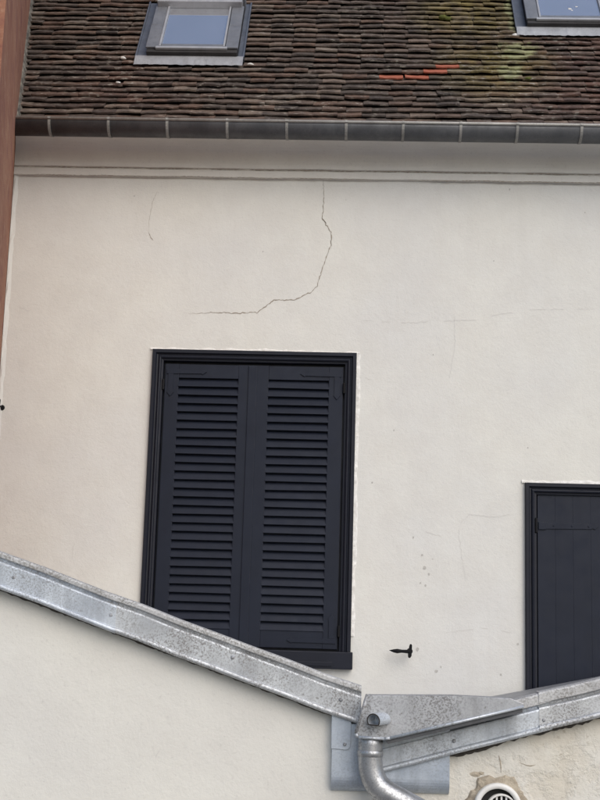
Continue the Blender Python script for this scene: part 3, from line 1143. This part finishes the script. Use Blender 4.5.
def rivet(x, z, y, parent, r=.0065):
    bm = bmesh.new()
    lathe_y(bm, x, z, [(.0, y - .005), (r * .6, y - .0045), (r, y - .001), (r, y + .003)], 14)
    return link('rivet', A(bm), 'plate', parent)
tl1 = trim('roof_edge_trim', -2.25, -.745, zl, .020, .0022, 'galv', 'smooth galvanised edge sheet of the left slope')
tl2 = trim('roof_edge_trim', -.785, .056, zl, .020, 0.0, 'galv_speck', 'speckled galvanised edge sheet of the left slope')
tr2 = trim('roof_edge_trim', .62, 2.3, zr_, .036, .0022, 'galv_speck', 'speckled galvanised edge sheet of the right slope')
tr1 = trim('roof_edge_trim', .09, .66, zr_, .036, 0.0, 'galv', 'smooth galvanised edge sheet of the right slope')
for x, z, p in ((-1.088, 5.178, tl1), (-.762, 5.066, tl1), (-.36, 4.942, tl2), (-.009, 4.820, tl2), (.635, 4.776, tr2), (.352, 4.703, tr1)):
    rivet(x, z, FY - .041, p)
# blackened bedding under the edges, its dark colour also carrying their shadow line
def bedding_and_shadow(x0, x1, zf, off, parent, hmax):
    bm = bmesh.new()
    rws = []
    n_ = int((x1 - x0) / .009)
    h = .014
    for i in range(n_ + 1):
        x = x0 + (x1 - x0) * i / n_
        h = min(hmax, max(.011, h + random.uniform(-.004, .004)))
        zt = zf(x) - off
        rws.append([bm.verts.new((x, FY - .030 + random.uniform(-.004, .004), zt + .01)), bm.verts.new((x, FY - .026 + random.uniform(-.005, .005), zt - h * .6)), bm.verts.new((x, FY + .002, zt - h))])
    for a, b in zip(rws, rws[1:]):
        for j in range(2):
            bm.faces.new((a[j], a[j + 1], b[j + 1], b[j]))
    return link('bedding_and_shadow', A(bm), 'bitumen', parent)
bedding_and_shadow(-2.2, -.03, zl, .112, wl, .014)
bedding_and_shadow(.34, 2.28, zr_, .112, wr, .024)

# back sheet behind the outlet
bm = bmesh.new()
def curved_sheet(bm, x0, x1, ztop, zbot, yf, rad=.045):
    prof = [(FY + .01, ztop), (yf, ztop), (yf, zbot + rad)]
    for i in range(1, 9):
        a = i / 8 * pi / 2
        prof.append((yf + (FY + .004 - yf) * (1 - cos(a)), zbot + rad - rad * sin(a)))
    prof.append((FY + .01, zbot))
    sweep(bm, prof, [(x0, 0), (x1, 0)])
curved_sheet(bm, -.034, .339, 4.745, 4.535, FY - .034)
bs = link('back_sheet', A(bm), 'zinc_blue', annex)
bm = bmesh.new()
prism(bm, [(-.0375, 4.80), (-.0365, 4.668), (.012, 4.664), (.020, 4.668), (.025, 4.677), (.026, 4.80)], FY - .0385, FY - .0345, .0012)
tb = link('lap_sheet', A(bm), 'zinc_blue', bs)
rivet(.006, 4.682, FY - .040, tb, .006)

# outlet box: front plate with folded lower lip
PY = FY - .135
plate = [(.073, 4.839), (.050, 4.755), (.040, 4.722), (.048, 4.713), (.128, 4.711), (.145, 4.714), (.556, 4.820), (.560, 4.828), (.520, 4.843), (.349, 4.846)]
bm = bmesh.new()
prism(bm, plate, PY, FY - .03, .002)
ob = link('outlet_box', A(bm), 'plate', annex)
bm = bmesh.new()
lip = [(.040, 4.722), (.046, 4.712), (.128, 4.7095), (.146, 4.712), (.558, 4.8195)]
for (xa, za), (xb, zb) in zip(lip, lip[1:]):
    d = Vector((xb - xa, 0, zb - za)).normalized()
    e = d * .0005
    tube(bm, [(xa - e.x, PY - .003, za - e.z), (xb + e.x, PY - .003, zb + e.z)], .0048, 10)
link('folded_lip', A(bm), 'galv', ob, True)
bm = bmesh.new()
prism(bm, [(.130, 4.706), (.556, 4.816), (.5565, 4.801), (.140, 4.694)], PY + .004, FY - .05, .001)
link('lip_shadow_strip', A(bm), 'gutter', ob)  # dark strip standing in for the shadow below the folded lip
bm = bmesh.new()
tube(bm, [(.074, PY + .004, 4.842), (.040, PY + .004, 4.722)], .006, 10)
link('folded_edge', A(bm), 'plate', ob, True)
# overflow spout: short bent D-shaped stub, open at the end that points aside
bm = bmesh.new()
ax = Vector((-.62, -.78, -.06)).normalized()
sx = Vector((.78, -.62, 0)).normalized()
sz = sx.cross(ax).normalized()
if sz.z < 0:
    sz = -sz
def dring(c0, k_, n_=20):
    out = []
    for i in range(n_):
        a = 2 * pi * i / n_
        u, w_ = cos(a), sin(a)
        w_ = max(w_, -.62)                      # flattened underneath
        out.append(c0 + sx * (u * .024 * k_) + sz * (w_ * .021 * k_ + .004))
    return out
c_in, c_out = Vector((.128, PY + .006, 4.764)), Vector((.128, PY + .006, 4.764)) + ax * .056
rings = [[bm.verts.new(p) for p in dring(c_in, 1.0)], [bm.verts.new(p) for p in dring(c_out, 1.04)],
         [bm.verts.new(p) for p in dring(c_out, .88)], [bm.verts.new(p) for p in dring(c_in + ax * .022, .85)]]
for r0, r1 in zip(rings, rings[1:]):
    for i in range(20):
        q = (i + 1) % 20
        bm.faces.new((r0[i], r0[q], r1[q], r1[i]))
bm.faces.new(rings[3])
link('overflow_spout', A(bm), 'galv', ob)
bm = bmesh.new()
rg = dring(c_out + ax * .0005, .98)
tube(bm, rg + [rg[0]], .0019, 6, False)
link('spout_rim', A(bm), 'bitumen', ob)

# downpipe
bm = bmesh.new()
py = PY + .040
ctr = [(.088, 4.72), (.0865, 4.69), (.086, 4.665), (.0862, 4.64), (.089, 4.615), (.097, 4.588), (.112, 4.564), (.135, 4.545), (.165, 4.530), (.20, 4.513), (.24, 4.493), (.27, 4.474), (.292, 4.452), (.303, 4.42), (.306, 4.38), (.306, 3.6), (.306, 1.5), (.306, .05)]
tube(bm, [(x, py, z) for x, z in ctr], .0385, 32)
dp = link('downpipe', A(bm), 'pipe', annex, True)
bm = bmesh.new()
tube(bm, [(.0862, py, 4.672), (.0862, py, 4.670), (.0862, py, 4.654), (.0862, py, 4.652)], [.0388, .0408, .0408, .0388], 32)
link('pipe_joint', A(bm), 'pipe', dp, True)
for z in (3.4, 1.2):
    bm = bmesh.new()
    tube(bm, [(.306, py, z - .015), (.306, py, z + .015)], .038, 24)
    box(bm, .296, .316, py, FY + .01, z - .012, z + .012)
    link('pipe_bracket', A(bm), 'plate', dp)

# plastic vent through the wall
cx, cz = .492, 4.502
bm = bmesh.new()
lathe_y(bm, cx, cz, [(.075, FY + .02), (.075, FY - .030), (.073, FY - .034), (.060, FY - .034), (.058, FY - .030), (.058, FY + .10)])
vt = link('vent_pipe', A(bm), 'pvc', annex, True)
bm = bmesh.new()
lathe_y(bm, cx + .012, cz - .006, [(.048, FY + .01), (.048, FY - .026), (.045, FY - .028), (.042, FY - .026), (.042, FY + .01)])
link('grille_ring', A(bm), 'pvc', vt, True)
for i in range(5):
    q = -.030 + i * .015
    h = math.sqrt(max(0, .043 ** 2 - q * q))
    bm = bmesh.new()
    box(bm, cx + .012 + q - .0025, cx + .012 + q + .0025, FY - .022, FY + .002, cz - .006 - h, cz - .006 + h)
    link('grille_fin', A(bm), 'pvc', vt)
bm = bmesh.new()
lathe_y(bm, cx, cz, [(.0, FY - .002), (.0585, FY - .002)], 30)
link('vent_shade_disc', A(bm), 'dark', vt)  # dark disc put in for the shade inside the pipe
bm = bmesh.new()
k = 72
r_in = [bm.verts.new((cx + .073 * cos(2 * pi * i / k), FY - .012, cz + .073 * sin(2 * pi * i / k))) for i in range(k)]
rad = [.098 + .007 * sin(i * .55 + 1) + .004 * sin(i * 1.3) + random.uniform(-.0035, .0035) for i in range(k)]
r_mid = [bm.verts.new((cx + rad[i] * .93 * cos(2 * pi * i / k), FY - .009 + random.uniform(-.002, .002), cz + rad[i] * .93 * sin(2 * pi * i / k))) for i in range(k)]
r_out = [bm.verts.new((cx + rad[i] * cos(2 * pi * i / k), FY + .001, cz + rad[i] * sin(2 * pi * i / k))) for i in range(k)]
for i in range(k):
    j = (i + 1) % k
    bm.faces.new((r_in[i], r_in[j], r_mid[j], r_mid[i]))
    bm.faces.new((r_mid[i], r_mid[j], r_out[j], r_out[i]))
link('mortar_collar', A(bm), 'mortar', vt)
bm = bmesh.new()
for (px_, pz_, r_) in ((.424, 4.600, .016), (.441, 4.603, .010)):
    kk = 10
    c0 = bm.verts.new((px_, FY - .004, pz_))
    rg = [bm.verts.new((px_ + r_ * 1.3 * random.uniform(.7, 1.1) * cos(2 * pi * i / kk), FY + .0005, pz_ + r_ * .7 * random.uniform(.7, 1.1) * sin(2 * pi * i / kk))) for i in range(kk)]
    for i in range(kk):
        bm.faces.new((c0, rg[i], rg[(i + 1) % kk]))
link('mortar_patch', A(bm), 'mortar', wr)
def acrack(pts, w, mat, parent):
    o = crack('crack', pts, w, mat, parent, y=FY - .0015)
    for v_ in o.data.vertices:
        v_.co.x += ox
        v_.co.y += oy
acrack([(.497, 4.66), (.503, 4.64), (.505, 4.605)], .005, 'mortar', wr)
acrack([(.56, 4.64), (.60, 4.63), (.615, 4.635)], .003, 'mortar', wr)
acrack([(-.60, 4.62), (-.585, 4.645)], .004, 'hair', wl)
acrack([(-.35, 4.64), (-.30, 4.65)], .003, 'hair', wl)
